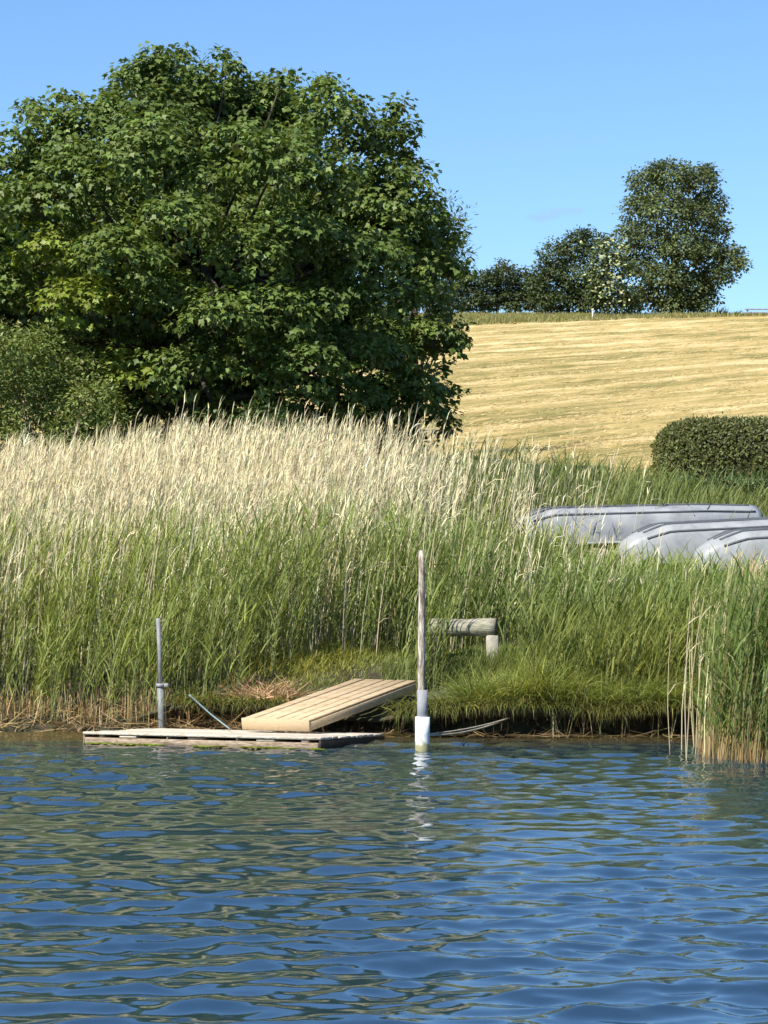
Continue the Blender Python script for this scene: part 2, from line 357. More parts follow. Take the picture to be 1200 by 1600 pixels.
WIND = 0.15                                   # leaves stream to the right
def green_reeds(bag, X, Y, H, z=None, nleaf=8, col=(.215, .285, .088), cstem=(.20, .22, .085), leafL=.46, wscale=1.0, base_col=None, leaf_from=.18):
    n = len(X); z = ground_z(X, Y) if z is None else z
    B = np.stack([X, Y, z - .05], 1); lean = rng.normal(0, .05, (n, 2)) + np.array([.05, 0]); bend = .06 + .10 * rng.random(n)
    def P(s): return B + np.stack([H * s * lean[:, 0] + bend * H * s * s, H * s * lean[:, 1], H * s], 1)
    S = [0, .35, .7, 1.0]; fa = rng.uniform(-.7, .7, n)
    wd = np.stack([np.cos(fa), np.sin(fa), 0 * fa], 1)
    hue = np.exp(.14 * wob(X, Y, .8, 7, 2) + rng.normal(0, .10, n))[:, None]
    yel = np.clip(.5 + .6 * wob(X, Y, .5, 7, 6) + rng.normal(0, .25, n), 0, 1)[:, None]
    cl = np.array(col)[None] * hue * (1 + yel * np.array([.34, .16, -.05])[None])
    cs = vary(cstem, n, .15); cb = cs if base_col is None else vary(base_col, n, .2)
    ribbon(bag, np.stack([P(s) for s in S], 1), wd, np.full(n, .010) * wscale, [1, .9, .7, .35], cb, cs * .5 + cl * .5)
    for k in range(nleaf):
        s = leaf_from + (.97 - leaf_from) * (k + rng.random(n)) / nleaf
        side = rng.random(n) < .32
        az = np.where(side, math.pi, 0) + rng.normal(WIND, .75, n)
        up = (k + 1) / nleaf
        L_ = leafL * rng.uniform(.7, 1.25, n) * (.75 + .35 * up)
        t0 = rng.uniform(.14, .44, n) + .08 * (1 - up); dt = rng.uniform(.10, .85, n)
        Pb = B + np.stack([H * s * lean[:, 0] + bend * H * s * s, H * s * lean[:, 1], H * s], 1)
        c = cl * np.exp(rng.normal(0, .12, (n, 1)))
        blades(bag, Pb, L_, az, t0, dt, wscale * rng.uniform(.016, .026, n), 3, c * .9, c * np.array([1.1, 1.05, .9]))

def dry_reeds(bag, X, Y, H, z=None, col=(.63, .57, .365), plume=True, nleaf=3, wscale=1.0, lean_x=.05):
    n = len(X); z = ground_z(X, Y) if z is None else z
    B = np.stack([X, Y, z - .05], 1); lean = rng.normal(0, .06, (n, 2)) + np.array([lean_x, 0]); bend = .03 + .07 * rng.random(n)
    def P(s):
        s = np.broadcast_to(s, (n,)); return B + np.stack([H * s * lean[:, 0] + bend * H * s * s, H * s * lean[:, 1], H * s], 1)
    fa = rng.uniform(-.7, .7, n); wd = np.stack([np.cos(fa), np.sin(fa), 0 * fa], 1)
    c = vary(col, n, .18, .04)
    ribbon(bag, np.stack([P(s) for s in (0, .4, .75, 1.0)], 1), wd, wscale * rng.uniform(.008, .013, n), [1, .95, .8, .4], c * .85, c)
    for k in range(nleaf):
        s = .35 + .6 * rng.random(n); az = rng.normal(WIND, 1.1, n)
        blades(bag, P(s), rng.uniform(.18, .40, n), az, rng.uniform(.2, .8, n), rng.uniform(.4, 1.6, n), wscale * rng.uniform(.010, .018, n), 2, c, c * 1.05)
    if plume:
        for k in range(3):
            s = 1.0 - .08 * k * rng.random(n); az = rng.normal(WIND, .7, n)
            cc = np.clip(c * np.array([1.02, .98, .92]) * np.exp(rng.normal(0, .1, (n, 1))), 0, .85)
            blades(bag, P(s), rng.uniform(.12, .26, n), az, rng.uniform(.03, .4, n), rng.uniform(.1, .7, n), wscale * rng.uniform(.008, .015, n), 2, cc, cc)

def keep(mask, *a): return [v[mask] for v in a]

# --- main green reed bed behind the bank
G = Bag()
X, Y = scatter(5200, -9, 7.0, 36.9, 43.0)
front = np.interp(X, [-9, -2.3, -1.5, -.8, .2, 2.0, 3.0, 4.4, 7], [37.05, 36.95, 37.6, 38.7, 39.0, 38.5, 37.5, 36.9, 36.4]) + .25 * wob(X, X * 0, 1.5, 7, 4)
X, Y, front = keep(Y > front, X, Y, front)
H = np.interp(X, [-9, -4.5, -2, 0, 1.3, 1.9, 2.7, 3.5, 7], [1.85, 1.8, 1.95, 2.0, 1.8, 1.35, 1.25, .95, .75]) * rng.uniform(.72, 1.08, len(X)) * (1 + .10 * wob(X, Y, .9, 7, 1))
H *= .70 + .30 * smooth01(Y - front, 0, 1.0)
gm = (rng.random(len(X)) < np.interp(Y - front, [0, 1.5, 3, 6], [1, .95, .65, .25])) | (X > 1.2)
X, Y, H = keep(gm, X, Y, H)
green_reeds(G, X, Y, H)
X, Y = scatter(1000, 1.0, 5.2, 35.9, 38.6)      # young shoots in the long grass
X, Y = keep((Y > edge(X) + .2) & (rng.random(1000) < np.interp(X, [1.0, 1.8, 2.0, 3.0, 5], [0, 0, .5, 1, 1])), X, Y)
green_reeds(G, X, Y, rng.uniform(.55, 1.15, len(X)), nleaf=6, col=(.17, .215, .06), leafL=.40)
n = 620; X, Y = scatter(n, 1.5, 6.2, 41.2, 43.2); Y = np.where(X > 2.8, Y - 1.6, Y)
green_reeds(G, X, Y, np.interp(X, [1.5, 2.8, 3.2, 6], [1.35, 1.15, 1.0, .95]) * rng.uniform(.8, 1.12, n), nleaf=6)
tag(G.build("green_reeds", M_reed), "tall green reeds with leaves blowing along the bank", "reeds", kind="stuff")

# --- pale dry reeds standing behind and between the green ones
S_ = Bag()
X, Y = scatter(13500, -9, 4.0, 39.0, 50.5)
p = np.interp(X, [-10, -1.2, -.2, .8, 1.8, 3.4], [1, 1, .62, .26, .07, .02]) * np.interp(Y + .45 * np.clip(-3.0 - X, 0, 9), [39.0, 40.4, 41.8, 43.2, 51], [.12, .30, .55, .95, 1])
X, Y = keep(rng.random(len(X)) < p, X, Y)
H = np.interp(Y, [39, 42, 45, 51], [2.1, 2.4, 2.7, 2.6]) * rng.uniform(.72, 1.06, len(X)) * np.where(rng.random(len(X)) < .06, 1.12, 1) * (1 + .06 * wob(X, Y, .9, 6, 8)) * np.interp(X, [-10, -5.5, -4, 0, 3], [.86, .90, 1.0, 1.0, .9])
dry_reeds(S_, X, Y, H, wscale=1.1)
X, Y = scatter(2200, -9, 6.6, 37.3, 42.0)     # last year's stalks among the green
p = np.interp(X, [-9, -5, -3.5, 0, 2.3, 2.8, 3.6, 4.0, 7], [1, 1, .55, .55, .5, .6, .5, .2, .3]) * (Y > np.interp(X, [-9, -2, 0, 2, 4.4, 7], [37.6, 37.7, 39.1, 38.6, 37.2, 37]))
X, Y = keep(rng.random(len(X)) < p, X, Y)
H = np.interp(X, [-9, 1.5, 2.6, 3.6, 7], [2.1, 2.0, 1.7, 1.35, 1.0]) * rng.uniform(.6, 1.08, len(X))
dry_reeds(S_, X, Y, H, nleaf=2, plume=False)
dry_reeds(S_, *keep(rng.random(len(X)) < .3, X, Y, H), nleaf=1)
tag(S_.build("dry_reeds", M_straw), "pale straw coloured dry reeds with feathery plumes", "reeds", kind="stuff")

# --- green tall grass behind the boats
T_ = Bag()
X, Y = scatter(4600, 0.2, 11, 43.5, 57); X, Y = keep((Y > 47) | (X < 1.5 + .1 * (Y - 43.5)), X, Y)
p = np.interp(X, [.2, 1.6, 3], [.2, .8, 1]); X, Y = keep(rng.random(len(X)) < p, X, Y)
H = np.interp(Y, [46, 57], [1.55, 1.35]) * rng.uniform(.7, 1.12, len(X)) * np.interp(X, [0, 2, 5, 7], [1.3, 1.2, .9, .5])
green_reeds(T_, X, Y, H, nleaf=6, col=(.15, .20, .075), leafL=.50, wscale=1.3)
X, Y = scatter(9000, -14, 16, 50, 63)
n = len(X); c = vary((.10, .15, .045), n, .2)
blades(T_, np.stack([X, Y, ground_z(X, Y)], 1), rng.uniform(.5, .95, n), rng.normal(WIND, 1.2, n), rng.uniform(0, .3, n), rng.uniform(.2, .9, n), rng.uniform(.03, .05, n), 3, c, c * 1.1)
tag(T_.build("tall_grass", M_reed), "tall green grass and reeds growing behind the overturned boats", "grass", kind="stuff")

# --- clump of reeds standing in the water at the right
R_ = Bag()
def clump_pts(n):
    X, Y = scatter(n, 3.3, 6.4, 30.5, 35.6)
    lim = 3.66 + .12 * wob(Y, Y * 0, 2.2, 6, 3) + .11 * (Y - 31) + np.abs(rng.normal(0, .16, n)) - .12
    fr = np.interp(X, [3.3, 3.75, 4.1, 4.6, 6.4], [33, 31.7, 31.0, 30.65, 30.5])
    return keep((X > lim) & (Y > fr), X, Y)
X, Y = clump_pts(2100)
H = rng.uniform(1.35, 2.25, len(X)) * np.interp(X, [3.5, 4.0, 6], [.92, 1.0, 1.0])
green_reeds(R_, X, Y, H, z=np.full(len(X), -.05), nleaf=9, col=(.105, .175, .05), leafL=.42, base_col=(.36, .26, .11), cstem=(.22, .24, .09), leaf_from=.15)
tag(R_.build("reed_clump", M_reed), "green reed clump with brown stem bases standing in the water", "reeds", kind="stuff")
D_ = Bag()
X, Y = clump_pts(480)
dry_reeds(D_, X, Y, rng.uniform(1.7, 2.55, len(X)), z=np.full(len(X), -.05), nleaf=2, col=(.44, .38, .21))
X, Y = clump_pts(1500); X, Y = keep(Y < 33, X, Y)
dry_reeds(D_, X, Y, rng.uniform(.2, .5, len(X)), z=np.full(len(X), -.05), nleaf=0, plume=False, col=(.38, .26, .12), wscale=1.1, lean_x=0)
n = 14; Yb = rng.uniform(31.4, 34.5, n); Xb = 3.72 + .11 * (Yb - 31) + rng.normal(0, .18, n) - .05
dry_reeds(D_, Xb, Yb, rng.uniform(1.2, 2.2, n), z=np.full(n, -.05), nleaf=1, plume=False, col=(.60, .53, .32), lean_x=-.03)
tag(D_.build("dry_reed_clump", M_straw), "dry tan stalks mixed into the reed clump in the water", "reeds", kind="stuff")

# --- short grass on the bank, hanging over its edge
K_ = Bag()
X, Y = scatter(42000, -3.4, 5.2, 35.4, 40.2)
ee = edge(X)
fr = np.interp(X, [-3.4, -2.2, -1.6, -.8, 5], [.45, .45, .35, 0, 0])
dens = np.interp(X, [-3.4, -2, -.8, 5], [.35, .5, 1, 1]) * np.interp(Y - ee, [0, 3.6, 4.8], [1, 1, .4])
# the landing strip of the gangway is trodden short
lx = ramp_d(X, Y)
X, Y, lx, ee = keep((Y > ee + fr - .05) & ((np.abs(lx) > .66) | (Y > 37.2)) & (rng.random(len(X)) < dens), X, Y, lx, ee)
n = len(X)
tall = (.17 + .24 * smooth01(X, .6, 2.2)) * (1 + .5 * wob(X, Y, 1.7, 8, 1)) * rng.uniform(.6, 1.4, n)
tall = np.clip(tall * np.where(Y < 37.3, np.interp(np.abs(lx), [.5, 1.3, 1.8], [.35, .5, 1.0]), np.interp(np.abs(lx), [0, .9, 1.6], [.45, .6, 1.0])), .05, .85)
edgeish = (Y - ee) < .35
c = vary((.24, .265, .062), n, .24) * (1 + .4 * np.clip(wob(X, Y, 1.0, 7, 9), -.6, 1)[:, None] * np.array([[.9, .35, -.1]]))
az = np.where(edgeish & (rng.random(n) < .7), rng.normal(-1.4, .7, n), rng.normal(WIND, 1.3, n))
blades(K_, np.stack([X, Y, ground_z(X, Y) - .02], 1), tall * np.where(edgeish, 1.25, 1), az, rng.uniform(.05, .5, n), np.where(edgeish, rng.uniform(.8, 2.2, n), rng.uniform(.2, 1.3, n)), rng.uniform(.008, .015, n), 3, c * .8, c * 1.15)
# tussocks
for cx, cy_, k, hh in [(x, edge(np.array([x]))[0] + .25 + rng.random() * .5, 260, rng.uniform(.3, .75)) for x in np.concatenate([np.arange(-.5, 4.6, .34), [.3, .55, .9, 1.3, 2.0]])]:
    if -.85 < ramp_d(cx, cy_) < 1.5: continue
    x = cx + rng.normal(0, .13, k); y = cy_ + rng.normal(0, .10, k); az = np.arctan2(y - cy_, x - cx) + rng.normal(0, .5, k)
    c = vary((.215, .25, .065), k, .25) * rng.uniform(.8, 1.2)
    blades(K_, np.stack([x, y, ground_z(x, y) - .03], 1), hh * rng.uniform(.5, 1.25, k), az, rng.uniform(.05, .55, k), rng.uniform(.5, 1.8, k), rng.uniform(.008, .014, k), 4, c * .7, c * 1.2)
n = 5200; X = rng.uniform(-2.9, 4.6, n); ee = edge(X); Y = ee - .04 + np.abs(rng.normal(0, .12, n)); hang = .55 + .45 * wob(X, X * 0, 2.4, 8, 11)
X, Y, hang = keep((np.abs(ramp_d(X, Y)) > .75) & (rng.random(n) < np.clip(.35 + hang, 0, 1) * np.interp(X, [-2.9, -1, 5], [.4, 1, 1])), X, Y, hang); n = len(X)
c = vary((.16, .175, .045), n, .25) * np.where(rng.random(n) < .22, 1, 0)[:, None] * np.array([[.6, .25, .3]]) + vary((.17, .19, .05), n, .25)
blades(K_, np.stack([X, Y, ground_z(X, Y) - .02], 1), np.clip(.22 + .30 * hang, .10, .5) * rng.uniform(.7, 1.3, n), rng.normal(-1.5, .7, n), rng.uniform(.3, 1.0, n), rng.uniform(1.3, 2.3, n), rng.uniform(.008, .015, n), 4, c, c * .85)
tag(K_.build("bank_grass", M_reed), "lush yellow green grass tussocks overhanging the bank edge", "grass", kind="stuff")

# --- dead stalks and roots along the waterline
Lt = Bag()
def stalks(n, X, Y, Z, Lr, t0r, col, az=None, w=(.008, .014), dt=.25):
    az = rng.uniform(0, 2 * math.pi, n) if az is None else az
    c = vary(col, n, .3, .06)
    blades(Lt, np.stack([X, Y, Z], 1), rng.uniform(*Lr, n), az, rng.uniform(*t0r, n), rng.normal(0, dt, n), rng.uniform(*w, n), 3, c, c, prof=[1, 1, .9, .6])
n = 1500; X, Y = scatter(n, -8, -1.6, 0, 1); e_ = edge(X); Yy = e_ - .30 + Y * .85
stalks(n, X, Yy, np.clip(.02 + (Y - .25) * .22, 0, 1) + rng.random(n) * .10, (.15, .75), (1.0, 1.75), (.36, .25, .12))
n = 700; X, Y = scatter(n, -8, -2.6, 0, 1); e_ = edge(X)
stalks(n, X, e_ - .12 + Y * .5, 0 * X + .02, (.25, .65), (0, .35), (.40, .29, .14))
n = 420; X, Y = scatter(n, -2.1, -1.2, 0, 1); e_ = edge(X)
stalks(n, X, e_ + .05 + Y * .8, ground_z(X, e_ + .1 + Y * .8) + rng.random(n) * .05, (.15, .5), (.9, 1.6), (.46, .30, .16))
n = 420; X, Y = scatter(n, -.9, 4.2, 0, 1); e_ = edge(X)        # roots and withered grass hanging in the hollow
stalks(n, X, e_ + .02 + Y * .12, ground_z(X, e_ + .05) - .02 - rng.random(n) * .12, (.08, .26), (2.3, 3.1), (.13, .085, .045), w=(.005, .010), dt=.5)
n = 300; X, Y = scatter(n, -1.0, 4.1, 0, 1); e_ = edge(X)
stalks(n, X, e_ - .45 + Y * .5, .012 + 0 * X + rng.random(n) * .03, (.1, .5), (1.35, 1.65), (.17, .12, .055))
n = 30; X, Y = scatter(n, 2.2, 3.9, 0, 1); e_ = edge(X)
stalks(n, X, e_ - .12 + Y * .15, 0 * X, (.5, .95), (0, .35), (.42, .36, .17), w=(.008, .012))
tag(Lt.build("reed_litter", M_straw), "brown dead stalks, roots and litter along the waterline", "litter", kind="stuff")

# --- loose straw on the field and the uncut strip along the crest
Fs = Bag()
n = 90000; Yf = 64 + 126 * rng.random(n) ** 1.25; Xf = (rng.uniform(-.02, .165, n)) * Yf
pp, qq = rot2(Xf, Yf, ROW_A)
w = windrow(Xf, Yf); k = rng.random(n) < .25 + .9 * w; Xf, Yf, w = keep(k, Xf, Yf, w); n = len(Xf)
c = vary((.56, .45, .225), n, .14, .04)
blades(Fs, np.stack([Xf, Yf, ground_z(Xf, Yf) + .04 + w * .18], 1), rng.uniform(.08, .24, n), np.where(rng.random(n) < .75, ROW_A, 0) + rng.normal(0, .5, n), rng.uniform(1.2, 1.6, n), rng.normal(.1, .2, n), rng.uniform(.015, .03, n), 2, c, c)
tag(Fs.build("cut_straw", M_straw), "loose golden cut straw lying in rows on the field", "straw", kind="stuff")
Mg = Bag()
n = 32000; X = rng.uniform(-6, 34, n); Y = rng.uniform(170, 193, n); Y0 = np.interp(X, [-6, 6, 13, 24, 34], [170, 171, 178, 188, 190.5])
X, Y = keep(Y > Y0, X, Y); n = len(X)
c = vary((.25, .245, .095), n, .16) * np.where(rng.random(n) < .3, 1.35, 1)[:, None]
blades(Mg, np.stack([X, Y, ground_z(X, Y)], 1), rng.uniform(.2, .42, n), rng.uniform(0, 6.28, n), rng.uniform(0, .3, n), rng.uniform(0, .6, n), rng.uniform(.05, .09, n), 2, c * .9, c)
tag(Mg.build("grass_margin", M_reed), "uncut grey green grass strip along the top of the field", "grass", kind="stuff")

# ------------------------------------------------------------------ trees
def leaf_mesh(bag, P, axis, nrm, L, W, tint, shape='maple'):
    n = len(P)
    axis = axis / np.linalg.norm(axis, axis=1)[:, None]
    side = np.cross(axis, nrm); side /= np.linalg.norm(side, axis=1)[:, None] + 1e-9
    up = np.cross(side, axis)
    if shape == 'maple':                      # stalk, lobes and drooping tip, folded along the midrib
        pts = [(.36, .52, -.10), (.60, .20, -.07)]
        Vv = [P, P + axis * L[:, None] - up * (.25 * L)[:, None]]
        for sg in (1, -1):
            for a, sd_, u in pts: Vv.append(P + axis * (a * L)[:, None] + side * (sg * sd_ * W)[:, None] + up * (u * L)[:, None])
        F = np.array([[0, 2, 3, 1], [0, 1, 5, 4]])
    else:                                     # simple pointed leaf
        Vv = [P, P + axis * (.45 * L)[:, None] + side * (.5 * W)[:, None] - up * (.05 * L)[:, None], P + axis * L[:, None] - up * (.15 * L)[:, None], P + axis * (.45 * L)[:, None] - side * (.5 * W)[:, None] - up * (.05 * L)[:, None]]
        F = np.array([[0, 1, 2, 3]])
    k = len(Vv); V = np.stack(Vv, 1)
    bag.add(V, (np.arange(n)[:, None, None] * k + F[None]).reshape(-1, 4), np.broadcast_to(tint[:, None], V.shape))

def unit(n):
    v = rng.normal(0, 1, (n, 3)); return v / np.linalg.norm(v, axis=1)[:, None]

def crown(lobes, per_m2, leafL, leafW, col, shape='maple', spray=12, spray_r=.30, droop=.55, colvar=.16, shell=.35, under=.35):
    """lobes: list of (centre, radii, tint multiplier). Leaves sit in sprays round twig ends over each lobe."""
    bag = Bag()
    for c, r, tm in lobes:
        r = np.broadcast_to(np.asarray(r, float), (3,))
        area = 4 * math.pi * ((r[0] * r[1]) ** 1.6 / 3 + (r[0] * r[2]) ** 1.6 / 3 + (r[1] * r[2]) ** 1.6 / 3) ** (1 / 1.6)
        ns = max(4, int(area * per_m2 / spray))
        d = unit(ns); d = d[(d[:, 2] > -.25) | (rng.random(ns) < under)]; ns = len(d)
        rho = 1 - shell * rng.random(ns) ** 1.6 + .10 * rng.normal(0, 1, ns)
        Q = np.asarray(c) + d * r * rho[:, None]
        n = ns * spray
        dd = np.repeat(d, spray, 0); q = np.repeat(Q, spray, 0)
        off = unit(n) * np.array([1, 1, .55]) * spray_r * rng.random(n)[:, None] ** .5
        P = q + off
        oh = off / (np.linalg.norm(off, axis=1)[:, None] + 1e-6)
        ax = dd * .35 + oh * .8 + np.array([0, 0, -droop]) + rng.normal(0, .25, (n, 3))
        nm = dd * .5 + np.array([0, 0, .9]) + rng.normal(0, .35, (n, 3))
        L_ = leafL * rng.uniform(.7, 1.25, n); W_ = leafW * L_ / leafL
        tint = np.array(col)[None] * np.asarray(tm)[None] * np.exp(rng.normal(0, colvar, (n, 1)) + np.repeat(rng.normal(0, .12, (ns, 1)), spray, 0)) * np.exp(rng.normal(0, .05, (n, 3)))
        leaf_mesh(bag, P, ax, nm, L_, W_, np.clip(tint, 0, .8), shape)
    return bag

def limbs(base, trunk_top, lobes, r0, mat, parent, name="trunk", wig=.25):
    mb = MB(); base = np.asarray(base, float); tt = np.asarray(trunk_top, float)
    t = np.linspace(0, 1, 7)[:, None]; path = base * (1 - t) + tt * t
    path[1:-1] += rng.normal(0, .08, (5, 3)) * r0 * 3
    rr = r0 * (1.25 - .85 * t[:, 0]); rr[0] *= 1.35
    mb.tube(path, rr, 10)
    for c, r, _ in lobes:
        c = np.asarray(c); s = rng.uniform(.35, .95); a = base * (1 - s) + tt * s
        m = (a + c) / 2 + np.array([0, 0, -.12 * np.linalg.norm(c - a)]) + rng.normal(0, wig, 3) * .5
        u = np.linspace(0, 1, 6)[:, None]; p = a * (1 - u) ** 2 + 2 * m * u * (1 - u) + c * u ** 2
        p[1:-1] += rng.normal(0, .05, (4, 3)) * np.linalg.norm(c - a) * .3
        mb.tube(p, r0 * .24 * (1 - .85 * u[:, 0]), 6)
    V = np.concatenate(mb.V) - np.array(parent.location)
    return mesh(name, V, mb.F, mat, parent, smooth=True)

def tree(name, base, trunk_h, r0, lobes, label, cat, leafargs, trunk_top=None, group=None, mat=M_leaf):
    base = np.asarray(base, float)
    root = empty(name, base); tag(root, label, cat, group)
    tt = base + np.array([0, 0, trunk_h]) if trunk_top is None else np.asarray(trunk_top)
    limbs(base, tt, lobes, r0, M_bark, root)
    bag = crown(lobes, **leafargs)
    bag.V = [v - base for v in bag.V]
    o = bag.build("crown", mat, root); o["kind"] = "stuff"
    bpy.context.view_layer.update()
    return root

# --- the big broadleaf tree
def big_tree():
    D0 = 62.0; R = 6.3
    lob = []
    out = [(-60, 350, 90), (20, 280, 62), (78, 212, 55), (150, 215, 70), (222, 150, 55), (262, 140, 62), (330, 165, 70), (400, 175, 65), (450, 175, 55), (515, 185, 60), (568, 225, 48), (605, 228, 36), (600, 300, 45),
           (610, 365, 55), (655, 395, 48), (680, 430, 45), (655, 480, 55), (680, 535, 45), (640, 545, 50), (660, 610, 42), (620, 620, 55), (672, 650, 32), (120, 690, 55), (210, 700, 55), (300, 705, 50), (390, 710, 50), (480, 705, 50), (570, 700, 45), (630, 690, 35), (40, 620, 70), (-40, 560, 80), (-60, 470, 80), (480, 670, 50), (540, 665, 50), (595, 668, 45), (420, 670, 45), (230, 640, 50), (300, 655, 48), (350, 640, 50), (185, 650, 50), (250, 600, 50), (200, 330, 75), (240, 400, 75), (150, 400, 75), (180, 480, 70), (80, 470, 70), (300, 330, 75), (550, 320, 60), (400, 330, 75)]
    for u, v, r in out:
        c = at(u, v, D0 + rng.uniform(-1.0, 1.2)); rr = r / FPX * D0 * 1.05
        lob.append((c, (rr, rr * 1.1, rr * .85), (1, 1, 1)))
    # front face of the crown: rounded masses of foliage
    fr = [(40, 330, 85), (130, 300, 80), (240, 260, 85), (330, 280, 80), (430, 270, 85), (520, 280, 70), (90, 400, 90), (190, 390, 80), (290, 360, 75), (380, 400, 85), (470, 370, 80), (560, 390, 70),
          (10, 470, 85), (120, 480, 70), (240, 470, 80), (340, 490, 75), (430, 480, 80), (520, 460, 75), (600, 470, 60), (200, 575, 75), (300, 580, 70), (390, 570, 80), (480, 560, 70), (570, 550, 60), (330, 650, 50), (450, 640, 60), (540, 630, 60), (-60, 430, 90), (-80, 540, 90), (250, 205, 60), (370, 225, 60), (470, 225, 55), (130, 240, 60), (60, 540, 60)]
    for u, v, r in fr:
        x = (u - 300) / 430; y = (v - 400) / 330; q = max(0, 1 - x * x - y * y)
        D = D0 - R * .88 * math.sqrt(q) + rng.uniform(-.9, .7)
        s = D / FPX; c = at(u + rng.uniform(-14, 14), v + rng.uniform(-14, 14), D); rr = r * s * .84
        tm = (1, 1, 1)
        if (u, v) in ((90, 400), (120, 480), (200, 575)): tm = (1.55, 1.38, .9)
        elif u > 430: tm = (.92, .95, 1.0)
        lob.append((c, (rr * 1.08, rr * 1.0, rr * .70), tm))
    for _ in range(46):                       # inside and back
        th = rng.uniform(0, 2 * math.pi); q = math.sqrt(rng.random()) * .85; dd = rng.uniform(-.55, 1)
        u = 300 + 400 * q * math.cos(th); v = 420 + 270 * q * math.sin(th)
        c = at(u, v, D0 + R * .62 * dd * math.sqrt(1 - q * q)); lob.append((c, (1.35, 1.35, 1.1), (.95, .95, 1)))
    # small sprigs that break the outline
    for u, v, r in ((352, 88, 14), (100, 150, 18), (240, 100, 26), (280, 95, 24), (200, 120, 20), (440, 128, 20), (505, 135, 24), (622, 172, 20), (633, 205, 18), (635, 250, 14), (715, 545, 18), (705, 520, 18), (700, 620, 16), (690, 672, 20), (45, 175, 20), (355, 105, 16), (712, 375, 20), (716, 420, 18), (690, 575, 12)):
        c = at(u, v, D0 + rng.uniform(-.8, .8)); rr = r / FPX * D0
        lob.append((c, (rr, rr, rr), (1, 1, 1)))
    base = at(300, 0, D0); base[2] = float(ground_z(np.array([base[0]]), np.array([D0]))[0]) - .1
    top = at(310, 330, D0)
    tree("broadleaf_tree", base, 0, .42, lob, "huge spreading dark green broadleaf tree above the dry reeds", "tree",
         dict(per_m2=158, leafL=.145, leafW=.145, col=(.124, .175, .038), spray=14, spray_r=.26, under=.22, shell=.34), trunk_top=top)
big_tree()

def simple_tree(name, label, D, lobes_px, col, leafL, leafW, per, shape='leaf', cat="tree", r0=.15, depth=1.0, spray=10, spray_r=.3, droop=.3, group=None, tints=None, trunk_frac=.5, shell=.5, base_u=None, under=.5, lobe=1.0):
    us = [l[0] for l in lobes_px]; u0 = base_u if base_u is not None else sum(us) / len(us); lob = []
    for i, (u, v, r) in enumerate(lobes_px):
        d = D + rng.uniform(-1, 1) * depth; rr = r / FPX * D * lobe
        lob.append((at(u, v, d), (rr, rr * rng.uniform(.9, 1.2), rr * rng.uniform(.8, 1.0)), tints[i] if tints else np.exp(rng.normal(0, .08)) * np.ones(3)))
    b = at(u0, 0, D); b[2] = float(ground_z(b[0:1], b[1:2])[0]) - .05
    ztop = max(l[0][2] for l in lob)
    return tree(name, b, (ztop - b[2]) * trunk_frac, r0, lob, label, cat, dict(per_m2=per, leafL=leafL, leafW=leafW, col=col, shape=shape, spray=spray, spray_r=spray_r, droop=droop, shell=shell, under=under), group=group)

# grey-green tree whose thin twigs show beside the big crown
simple_tree("thin_leaved_tree", "slender grey green tree showing its wispy twigs beside the big tree", 70,
            [(690, 350, 30), (705, 375, 26), (712, 335, 18), (722, 350, 13), (728, 330, 8), (700, 420, 26), (715, 400, 16), (660, 400, 50), (640, 470, 60), (697, 312, 8), (730, 395, 6), (680, 470, 30), (725, 440, 8)],
            (.10, .125, .075), .17, .04, 90, r0=.14, depth=.6, spray=9, spray_r=.30, droop=-.25, base_u=650, shell=.9, trunk_frac=.7)
# shrub on the left
simple_tree("leafy_shrub", "mid green leafy shrub at the foot of the big tree, at the photo's left edge", 56,
            [(20, 590, 75), (80, 570, 60), (130, 600, 55), (60, 640, 80), (140, 650, 55), (-60, 600, 80), (-50, 690, 80), (30, 700, 70), (120, 700, 60), (60, 540, 35), (180, 680, 40), (10, 540, 35), (210, 705, 35), (150, 620, 35)],
            (.175, .22, .06), .12, .05, 210, r0=.10, cat="shrub", spray=12, spray_r=.22, droop=.05, shell=.4)
simple_tree("low_green_shrub", "small rounded green shrub just above the middle of the dry reeds", 54,
            [(395, 665, 34), (435, 668, 34), (415, 655, 28), (455, 690, 30), (370, 690, 28)], (.10, .15, .045), .09, .045, 190, cat="shrub", r0=.05, depth=.3, spray=10, spray_r=.16, droop=.05)
# trees and bushes along the crest
simple_tree("crest_tree", "tall open crowned tree standing alone highest on the crest", 194,
            [(1010, 290, 34), (1050, 278, 34), (1090, 290, 34), (1110, 320, 28), (1000, 330, 30), (1045, 330, 38), (1090, 345, 36), (1120, 360, 20), (985, 365, 22), (1020, 380, 34), (1065, 390, 38), (1105, 400, 34), (1140, 400, 24), (1155, 412, 16), (1120, 430, 28), (1000, 420, 30), (1040, 440, 36), (1080, 450, 36), (1100, 465, 24), (1010, 465, 28), (1060, 472, 24), (1030, 265, 16), (1105, 268, 14), (975, 395, 20), (990, 475, 20), (1035, 478, 18), (1090, 480, 16), (1055, 475, 22), (1072, 478, 20)],
            (.115, .145, .056), .24, .16, 100, r0=.32, depth=1.4, spray=6, spray_r=.45, base_u=1055, trunk_frac=.6, shell=.4, under=.3, lobe=.94)
ft = [(1, 1, 1)] * 9
simple_tree("flowering_shrub", "elder shrub flecked with cream blossom between the crest tree and dark bush", 188,
            [(945, 400, 26), (930, 430, 24), (965, 425, 28), (950, 455, 28), (930, 465, 20), (975, 460, 22), (950, 380, 16), (985, 470, 16), (940, 478, 16), (965, 478, 16)],
            (.10, .13, .045), .24, .16, 60, cat="shrub", r0=.10, depth=.5, spray=6, spray_r=.35, base_u=950)
